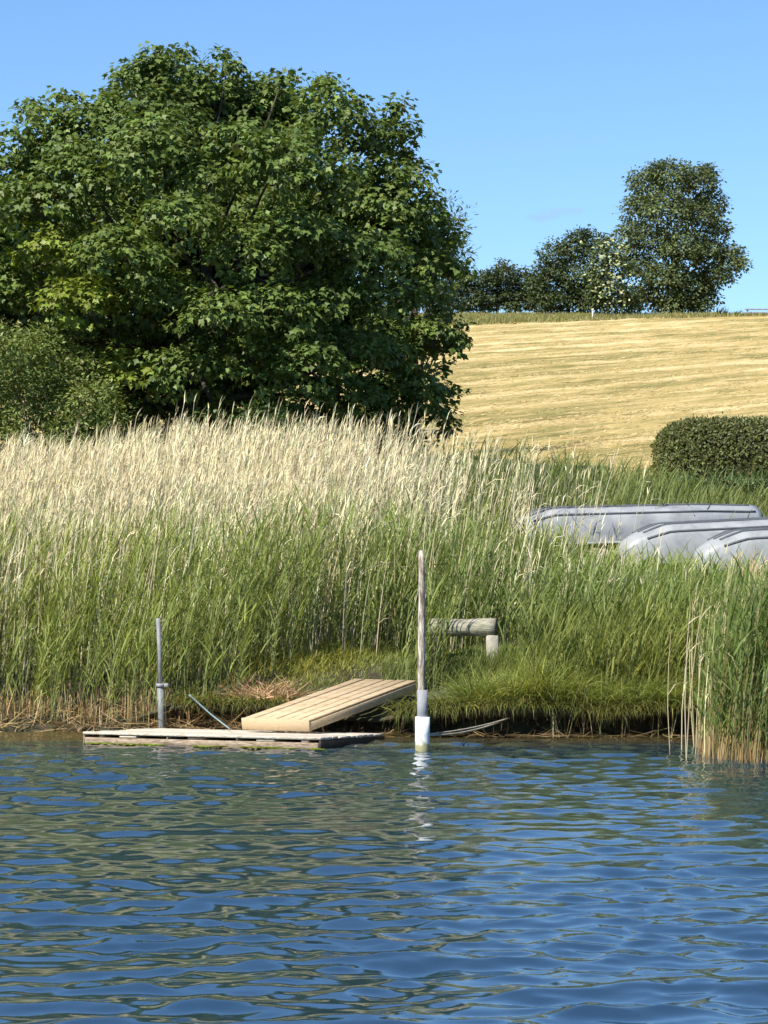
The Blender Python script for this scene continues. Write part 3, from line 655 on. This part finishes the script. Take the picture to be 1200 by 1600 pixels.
simple_tree("dark_bush", "dark green bushy tree left of the blossoming shrub on the crest", 191,
            [(870, 400, 30), (900, 385, 28), (925, 380, 22), (860, 430, 30), (895, 430, 34), (880, 460, 30), (915, 455, 26), (850, 465, 22), (905, 368, 14), (870, 475, 20), (900, 475, 20), (840, 445, 22), (925, 472, 18)],
            (.07, .095, .034), .24, .15, 70, cat="tree", r0=.14, depth=.8, spray=7, spray_r=.35, base_u=888)
simple_tree("crest_hedge_bush", "low rounded bush in the dark row on the crest, nearest the bushy tree", 193,
            [(790, 430, 24), (815, 440, 24), (835, 450, 22), (800, 460, 24), (825, 470, 22), (785, 415, 12), (800, 475, 18), (845, 470, 20), (770, 440, 22), (780, 470, 18)],
            (.07, .092, .035), .24, .15, 70, cat="shrub", r0=.10, depth=.7, spray=7, spray_r=.32, group="bushes along the crest")
simple_tree("crest_hedge_bush", "low dark bush on the crest half hidden behind the big tree", 193,
            [(735, 450, 24), (760, 445, 22), (712, 460, 24), (750, 470, 20), (720, 475, 16), (775, 465, 20), (690, 470, 22), (740, 475, 18), (765, 475, 16), (700, 450, 20), (665, 460, 26), (640, 470, 24), (725, 440, 18)],
            (.066, .088, .034), .24, .15, 70, cat="shrub", r0=.10, depth=.7, spray=7, spray_r=.32, group="bushes along the crest")
# blossom heads: a part of the elder shrub
fs = bpy.data.objects["flowering_shrub"]
fb = Bag(); n = 130
uu = rng.normal(950, 18, n); vv = rng.uniform(372, 478, n); uu = uu + (vv - 420) * .12
P = np.stack([at(u, v, 188 - 1.25 - rng.random() * .5) for u, v in zip(uu, vv)])
P -= np.array(fs.location)
leaf_mesh(fb, P, np.stack([rng.normal(0, 1, n), rng.normal(0, .4, n), rng.normal(-.2, .4, n)], 1), np.tile([-.3, -.6, .8], (n, 1)), rng.uniform(.16, .32, n), rng.uniform(.14, .26, n), vary((.40, .42, .20), n, .22), 'leaf')
o = fb.build("blossom", M_straw, fs); o["kind"] = "stuff"; o["label"] = "cream blossom heads"

# weeds on the skyline
for u, h, lab in ((1122, 1.0, "small weed tuft on the skyline nearest the crest tree"), (1131, .75, "leaning weed tuft on the skyline right of another one"), (1152, .65, "short weed tuft on the skyline beside the rail fence")):
    k = 22; b0 = at(u, 487, 190.2); b0[2] = float(ground_z(b0[0:1], b0[1:2])[0])
    bg = Bag(); c = vary((.06, .08, .03), k, .2)
    blades(bg, rng.normal(0, .10, (k, 3)) * np.array([1, 1, 0]), h * rng.uniform(.5, 1.1, k), rng.normal(.3, 1.2, k), rng.uniform(0, .5, k), rng.uniform(.2, .8, k), rng.uniform(.06, .12, k), 3, c, c)
    o = bg.build("weed_tuft", M_reed); o.location = b0; tag(o, lab, "weed", "weeds on the skyline")

# ------------------------------------------------------------------ hedges
def hedge(name, label, x0, x1, y0, y1, h, nleaf, col, rnd=.7):
    z0 = float(ground_z(np.array([(x0 + x1) / 2]), np.array([y0]))[0]) - .3
    root = empty(name, (x0, (y0 + y1) / 2, z0)); tag(root, label, "hedge")
    # superellipse shell
    nu, nv = 40, 16; U = np.linspace(0, 1, nu); VV = np.linspace(0, math.pi, nv)
    def shell(u, v, k=1.0):
        lx = x1 - x0; e = np.minimum(u, 1 - u) * lx
        pr = np.sqrt(np.clip(1 - np.clip(1 - e / rnd, 0, 1) ** 2.2, 0, 1))
        cs, sn = np.cos(v), np.sin(v); p = .55
        return np.stack([u * lx, (y1 - y0) / 2 * np.sign(cs) * np.abs(cs) ** p * (pr * .6 + .4 * (pr > 0)) * k, h * sn ** p * (pr * .45 + .55 * smooth01(e, 0, .15)) * k], -1)
    uu, vv = np.meshgrid(U, VV, indexing='ij')
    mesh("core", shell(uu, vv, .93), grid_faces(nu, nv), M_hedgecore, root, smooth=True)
    u = rng.random(nleaf); u[: nleaf // 7] = rng.random(nleaf // 7) * (.9 / (x1 - x0)); v = rng.uniform(0.05, math.pi - .05, nleaf)
    P = shell(u, v, 1.0) * (1 + rng.normal(0, .015, (nleaf, 1))) + rng.normal(0, .03, (nleaf, 3))
    nm = np.stack([0 * v, np.cos(v), np.sin(v)], 1) + rng.normal(0, .45, (nleaf, 3))
    ax = rng.normal(0, 1, (nleaf, 3)) + np.array([0, 0, .3])
    bg = Bag(); leaf_mesh(bg, P, ax, nm, rng.uniform(.06, .12, nleaf), rng.uniform(.035, .06, nleaf), vary(col, nleaf, .3, .08), 'leaf')
    o = bg.build("foliage", M_leaf, root); o["kind"] = "stuff"
c = at(1022, 690, 66)
hedge("clipped_hedge", "rounded clipped dark hedge at the bottom of the field", c[0], c[0] + 9, 65.2, 67.4, 1.85, 30000, (.115, .13, .04), rnd=1.3)
c = at(1030, 740, 59)
hedge("low_hedge", "low flat clipped hedge in front of the taller rounded one", c[0], c[0] + 8, 58.6, 59.6, 1.12, 14000, (.08, .115, .035), rnd=.3)

# ------------------------------------------------------------------ overturned boats on a rack
def boat(label, bow, heading, pitch, length=4.8, beam=1.75, depth=.64, full=.5):
    """Hull turned keel-up; local x runs from bow to stern, z up, gunwale at z = 0."""
    root = empty("overturned_boat", bow, heading); root.rotation_euler = (0, -pitch, heading)
    tag(root, label, "boat", "overturned boats behind the reeds")
    nu, nv = 40, 21; u = np.linspace(0, 1, nu)
    half = beam / 2 * np.clip(np.sin(np.clip(u * 1.15 + .03, 0, 1) * math.pi * .5) ** .55, 0, 1) * (1 - .30 * smooth01(u, .6, 1.0))
    half[0] = .10
    dep = depth * (.30 + .70 * np.clip(u / .16, 0, 1) ** .45) * (1 - .06 * smooth01(u, .7, 1))
    th = np.linspace(0, math.pi, nv); p = .55
    cy_ = np.sign(np.cos(th)) * np.abs(np.cos(th)) ** p; cz = np.sin(th) ** p
    V = np.stack([np.repeat(u[:, None] * length, nv, 1), half[:, None] * cy_[None], dep[:, None] * cz[None]], -1)
    F = [tuple(f) for f in grid_faces(nu, nv)[:, ::-1]]
    F.append(tuple(range(nv))); F.append(tuple(range((nu - 1) * nv + nv - 1, (nu - 1) * nv - 1, -1)))
    hull = mesh("hull", V.reshape(-1, 3), F, M_hull, root, smooth=True)
    for side in (-1, 1):
        mb = MB(); mb.tube(np.stack([u * length, side * (half + .01), 0 * u + .005], 1), .022, 6); mb.build("gunwale", M_hulldark, root, smooth=True)
    for fy in (-.86, -.5, 0, .5, .86):                 # keel and bilge strakes
        a = math.acos(np.sign(fy) * abs(fy) ** (1 / p)) if fy else math.pi / 2
        zz = dep * math.sin(a) ** p; k = slice(3, nu - 1)
        mb = MB(); mb.tube(np.stack([u * length, half * fy, zz + .004], 1)[k], .022, 6)
        mb.build("keel" if fy == 0 else "strake", M_hullline, hull, smooth=True)
    return root
A1 = math.radians(24)
boats = [("pale grey overturned boat lying farthest back of the row", at(792, 853, 46.3), A1, .03),
         ("pale grey overturned boat in the middle of the row behind the reeds", at(968, 883, 43.6), A1, .05),
         ("pale grey overturned boat with rounded end, nearest the water at the right edge", at(1086, 896, 42.0), A1, .05)]
for lab, bw, hd, pt in boats: boat(lab, bw, hd, pt)
rk = empty("boat_rack", (at(1100, 0, 44)[0], 44.0, 1.6)); tag(rk, "low timber rack carrying the overturned boats", "rack")
# rails run across under the boats, each on two posts
for k, s in enumerate((1.1, 3.4)):
    p0 = np.array(boats[2][1]) + s * np.array([math.cos(A1), math.sin(A1), .06]); p1 = np.array(boats[0][1]) + (s + .2) * np.array([math.cos(A1), math.sin(A1), .03])
    dirv = (p1 - p0) / np.linalg.norm(p1 - p0); p0 = p0 - dirv * .5; p1 = p1 + dirv * .5
    off = np.array(rk.location)
    M = frame_matrix(p0 - off - np.array([0, 0, .06]), p1 - p0, np.cross([0, 0, 1], p1 - p0))
    mb = MB(); mb.box((0, -.05, -.05), (np.linalg.norm(p1 - p0), .05, .04), .008, M); mb.build("rail", M_post, rk)
    for q in (.12, .88):
        pp = p0 + (p1 - p0) * q; gz = float(ground_z(pp[0:1], pp[1:2])[0]) - .25
        mb = MB(); mb.tube(np.array([[pp[0], pp[1], gz], [pp[0], pp[1], pp[2] - .105]]) - off, .06, 8); mb.build("post", M_post, rk)

# ------------------------------------------------------------------ floating deck
FL = np.array([-3.83, 34.25, .150]); FR = np.array([-.79, 33.10, .150])
ax = FR - FL; flen = np.linalg.norm(ax); ax /= flen
back = np.array([.354, .935, 0]); back = back - ax * (ax @ back); back /= np.linalg.norm(back); back = back + np.array([0, 0, -.035]); DEP = 2.25
fl = empty("floating_deck", FL * np.array([1, 1, 0]) + (ax * flen / 2)); tag(fl, "low bleached wooden floating deck lying at the water's edge", "deck")
off = np.array(fl.location)
MF = frame_matrix(FL - off, ax, back)
nb = 11; bw = DEP / nb
for i in range(nb):
    mb = MB(); w0 = i * bw + .006
    mb.box((rng.uniform(-.015, .01), w0, -.032 + rng.normal(0, .002)), (flen + rng.uniform(-.01, .015), w0 + bw - .012, rng.normal(0, .003)), .006, MF, jit=.002)
    mb.build("plank", M_bleached, fl)
for i, x in enumerate(np.linspace(.12, flen - .3, 7)):
    mb = MB(); mb.box((x + rng.uniform(-.1, .1), rng.uniform(.02, .05), -.062), (x + .10 + rng.uniform(-.02, .06), DEP - .06, -.034), .006, MF); mb.build("bearer", M_bleached if i % 3 else M_beam, fl)
mb = MB(); mb.box((.01, .012, -.185), (flen - .03, .12, -.064), .015, MF, jit=.004); mb.build("front_beam", M_beam, fl)
mb = MB(); mb.box((.01, DEP - .15, -.185), (flen - .03, DEP - .05, -.078), .015, MF); mb.build("rear_beam", M_beam, fl)
mb = MB(); mb.box((flen - .024, .015, -.19), (flen + .012, DEP - .02, -.035), .006, MF); mb.build("end_board", M_darkwood, fl)  # end away from the sun: its shade is put into the near-black colour
mb = MB(); mb.box((-.01, .015, -.19), (.006, DEP - .02, -.035), .006, MF); mb.build("end_board", M_beam, fl)
ab = Bag(); n = 420; xx = rng.uniform(0, flen, n); k = np.sin(xx * 3.1) + np.sin(xx * 7.7 + 1) + .6 > 0; xx = xx[k]; n = len(xx)
B = (FL - off)[None] + ax[None] * xx[:, None] - back[None] * (.02 + rng.random((n, 1)) * .10); B[:, 2] = .012
c = vary((.20, .25, .03), n, .3)
blades(ab, B, rng.uniform(.05, .2, n), rng.normal(0, .5, n), np.full(n, 1.5), rng.normal(.06, .03, n), rng.uniform(.01, .03, n), 2, c, c)
o = ab.build("algae_fringe", M_reed, fl); o["kind"] = "stuff"; o["label"] = "bright green algae fringe at the waterline"

# ------------------------------------------------------------------ gangway ramp of new pine
NR = np.array([-.965, 34.45, .285]); FRr = np.array([.467, 37.0, .69])
ax = FRr - NR; rl = np.linalg.norm(ax); ax /= rl; left = np.cross([0, 0, 1], ax); left /= np.linalg.norm(left); RW = 1.02
gw = empty("gangway_ramp", (NR + FRr) / 2 * np.array([1, 1, 0]) + left * RW / 2); tag(gw, "new pine plank ramp leading from the floating deck up the bank", "ramp")
off = np.array(gw.location); MG = frame_matrix(NR - off, ax, left)
npl = 6; pw = RW / npl
for i in range(npl):
    mb = MB(); y0 = i * pw + .014
    mb.box((.036, y0, -.030 + rng.normal(0, .0015)), (rl + rng.uniform(-.03, .02), y0 + pw - .028, rng.normal(0, .002)), .005, MG, jit=.001); mb.build("plank", M_newwood, gw)
mb = MB(); mb.box((-.004, -.002, -.150), (.032, RW + .002, .002), .005, MG); mb.build("front_board", M_newwood, gw)
for y0 in (.0, RW - .045):
    mb = MB(); mb.box((.035, y0, -.145), (rl - .05, y0 + .045, -.033), .005, MG); mb.build("side_board", M_newwood, gw)
for x in (.6, 1.2, 1.8, 2.4):
    mb = MB(); mb.box((x, .048, -.10), (x + .07, RW - .048, -.033), .004, MG); mb.build("batten", M_newwood, gw)

# ------------------------------------------------------------------ poles in the water
pb = at(660, 1172, 33.05); pb[2] = 0
pm = empty("mooring_post", pb); tag(pm, "tall weathered wooden post with a white sleeve standing in the water", "post")
def zat(v, D): return CAMH - (v - VH) * D / FPX
zt = zat(860, 33.05); t = np.linspace(0, 1, 14)
P = np.stack([.006 * np.sin(t * 9) - .015 * t, .004 * np.cos(t * 7), -1.2 + (zt + 1.2) * t], 1)
mb = MB(); mb.tube(P, .047 + .004 * np.sin(t * 11) - .006 * t, 12); o = mb.build("wooden_pole", M_post, pm, smooth=True)
mb = MB(); z1 = zat(1120, 33.05); z2 = zat(1078, 33.05)
mb.tube([[0, 0, z1 - .05], [0, 0, z1 + .1], [0, 0, z2]], .066, 18); mb.build("grey_sleeve", M_greypipe, pm, smooth=True)
mb = MB(); mb.tube([[0, 0, -.4], [0, 0, .05], [0, 0, .2], [.002, 0, z1]], [.088, .09, .09, .091], 24); mb.build("white_sleeve", M_white, pm, smooth=True)

q0 = at(253, 1140, 36.75); q0[2] = 0; q1 = at(247, 966, 36.75)
pp = empty("pipe_stake", q0); tag(pp, "thin grey metal pipe stake with a clamp behind the floating deck", "stake")
top = q1 - q0; mid = top * (zat(1070, 36.75) / q1[2])
mb = MB(); mb.tube([mid * .9, (mid + top) / 2 + np.array([.006, 0, 0]), top], .030, 12); mb.build("upper_pipe", M_galv, pp, smooth=True)
mb = MB(); mb.tube([-.6 * mid, mid * .4, mid], .047, 12); mb.build("lower_sleeve", M_galv, pp, smooth=True)
mb = MB(); mb.tube([mid - top * .018, mid + top * .012], .062, 12); mb.box(mid + [.04, -.03, -.03], mid + [.11, .03, .02], .006); mb.build("clamp", M_greypipe, pp)

# leaning rod
r0 = at(359, 1139, 35.2); r1 = at(297, 1087, 36.6)
ro = empty("leaning_rod", r0); tag(ro, "thin blue grey rod leaning from the deck against the bank", "rod")
mb = MB(); mb.tube([[0, 0, 0], (r1 - r0) * .5 + np.array([0, 0, -.015]), r1 - r0], .011, 8); mb.build("shaft", M_rod, ro, smooth=True)
mb = MB(); mb.tube([(r1 - r0) * .97, (r1 - r0) * 1.02], .015, 8); mb.build("end_cap", M_rod, ro, smooth=True)

# rope from the post to the bank
rp = empty("mooring_rope", pb); tag(rp, "pale slack rope tied from the white sleeved post to the bank", "rope")
for k, (v0, v1, sag) in enumerate(((1147, 1122, .05), (1149, 1126, .08))):
    a = np.array([.08, .0, zat(v0, 33.05)]); b_ = at(796 - 10 * k, v1, 35.5) - pb; t = np.linspace(0, 1, 12)[:, None]
    P = a * (1 - t) + b_ * t; P[:, 2] -= sag * 4 * (t * (1 - t))[:, 0] * .6; P[:, 2] = np.maximum(P[:, 2], .02)
    mb = MB(); mb.tube(P, .011, 6); mb.build("strand", M_rope, rp, smooth=True)

# ------------------------------------------------------------------ log bench
DB = 38.0
c0 = at(674, 980, DB); c1 = at(772, 980, DB)
gz = float(ground_z(np.array([c1[0]]), np.array([DB]))[0])
lb = empty("log_bench", (c0[0], DB, gz)); tag(lb, "silvered log bench on short blocks at the edge of the reeds", "bench")
off = np.array(lb.location); a0 = c0 + np.array([-.02, .1, -.01]) - off; a1 = c1 + np.array([.02, -.10, 0]) - off
t = np.linspace(0, 1, 10)[:, None]; P = a0 * (1 - t) + a1 * t
mb = MB(); mb.tube(P, .128 + .006 * np.sin(t[:, 0] * 9), 18, cap=True); mb.build("log", M_log, lb, smooth=False)
d = (a1 - a0) / np.linalg.norm(a1 - a0)
mb = MB(); mb.tube([a1 + d * .001, a1 + d * .012], [.126, .118], 18); mb.build("sawn_end", M_logend, lb)
for s in (.10, .93):
    q = a0 + (a1 - a0) * s
    mb = MB(); mb.box((q[0] - .07, q[1] - .10, -.12), (q[0] + .10, q[1] + .12, q[2] - .112), .015, jit=.004); mb.build("support_block", M_block if s > .5 else M_darkwood, lb)

# ------------------------------------------------------------------ crest details
p = at(926, 500, 182); p[2] = float(ground_z(p[0:1], p[1:2])[0])
mk = empty("marker_post", p); tag(mk, "thin white marker post at the upper edge of the field", "post")
mb = MB(); mb.tube([[0, 0, -.2], [0, 0, .62]], .045, 8); mb.build("shaft", M_marker, mk, smooth=True)
mb = MB(); mb.box((-.07, -.07, .62), (.07, .07, .76), .02); mb.build("cap", M_marker, mk)
p = at(1168, 487, 190.0); p[2] = float(ground_z(p[0:1], p[1:2])[0])
rf = empty("rail_fence", p); tag(rf, "low grey rail fence on the crest at the photo's right edge", "fence")
for i in range(4):
    mb = MB(); mb.box((i * 1.9 - .06, -.06, -.3), (i * 1.9 + .06, .06, .58), .01); mb.build("post", M_railwood, rf)
for z in (.20, .46):
    mb = MB(); mb.box((-.2, -.11, z), (5.9, -.063, z + .1), .01); mb.build("rail", M_railwood, rf)

# bench partly overgrown: grass and reeds round its foot, so it stays half hidden
Bg = Bag()
n = 900; X = rng.uniform(c0[0] - .7, c1[0] + .5, n); Y = rng.uniform(37.3, 38.0, n)
c = vary((.17, .21, .055), n, .22)
blades(Bg, np.stack([X, Y, ground_z(X, Y) - .02], 1), rng.uniform(.20, .44, n), rng.normal(WIND, 1.2, n), rng.uniform(0, .35, n), rng.uniform(.2, 1.1, n), rng.uniform(.008, .015, n), 3, c * .8, c * 1.1)
n = 260; X = rng.uniform(c1[0] - .35, c1[0] + .4, n); Y = rng.uniform(37.45, 37.75, n); c = vary((.17, .21, .055), n, .22)
blades(Bg, np.stack([X, Y, ground_z(X, Y) - .02], 1), rng.uniform(.25, .5, n), rng.normal(WIND, 1.2, n), rng.uniform(0, .25, n), rng.uniform(.1, .8, n), rng.uniform(.008, .015, n), 3, c * .8, c * 1.1)
n = 26; X = c0[0] - .45 + .6 * rng.random(n); Y = rng.uniform(37.2, 37.8, n)
green_reeds(Bg, X, Y, rng.uniform(.7, 1.5, n), nleaf=6)
tag(Bg.build("bench_grass", M_reed), "longer grass and a few reeds growing round the log bench", "grass", kind="stuff")

# faint wisp of cloud far off
m = bpy.data.materials.new("thin_cloud"); m.use_nodes = True; N = m.node_tree.nodes; L = m.node_tree.links
N.remove(N["Principled BSDF"]); pv = N.new("ShaderNodeVolumePrincipled"); pv.inputs['Color'].default_value = (.62, .60, .66, 1)
tc = N.new("ShaderNodeTexCoord"); nz = N.new("ShaderNodeTexNoise"); nz.inputs['Scale'].default_value = .09; nz.inputs['Detail'].default_value = 4
mr = N.new("ShaderNodeMapRange"); mr.inputs['From Min'].default_value = .42; mr.inputs['From Max'].default_value = .72; mr.inputs['To Max'].default_value = .05
L.new(tc.outputs['Object'], nz.inputs['Vector']); L.new(nz.outputs[0], mr.inputs[0]); L.new(mr.outputs[0], pv.inputs['Density']); L.new(pv.outputs[0], N["Material Output"].inputs['Volume'])
cb = at(862, 335, 1500.0)
U, VV = np.meshgrid(np.linspace(0, 2 * math.pi, 33), np.linspace(.02, math.pi - .02, 14), indexing='ij')
Pc = np.stack([17 * np.cos(U) * np.sin(VV), 8 * np.sin(U) * np.sin(VV), 3.4 * np.cos(VV) + 2.2 * np.cos(U) * np.sin(VV)], -1)
Pc *= (1 + .18 * wob(Pc[..., 0], Pc[..., 2], .35, 6))[..., None]
o = mesh("cloud", Pc.reshape(-1, 3), grid_faces(33, 14), m, smooth=True); o.location = cb
tag(o, "faint lilac wisp of cloud low in the blue sky", "cloud", kind="stuff")
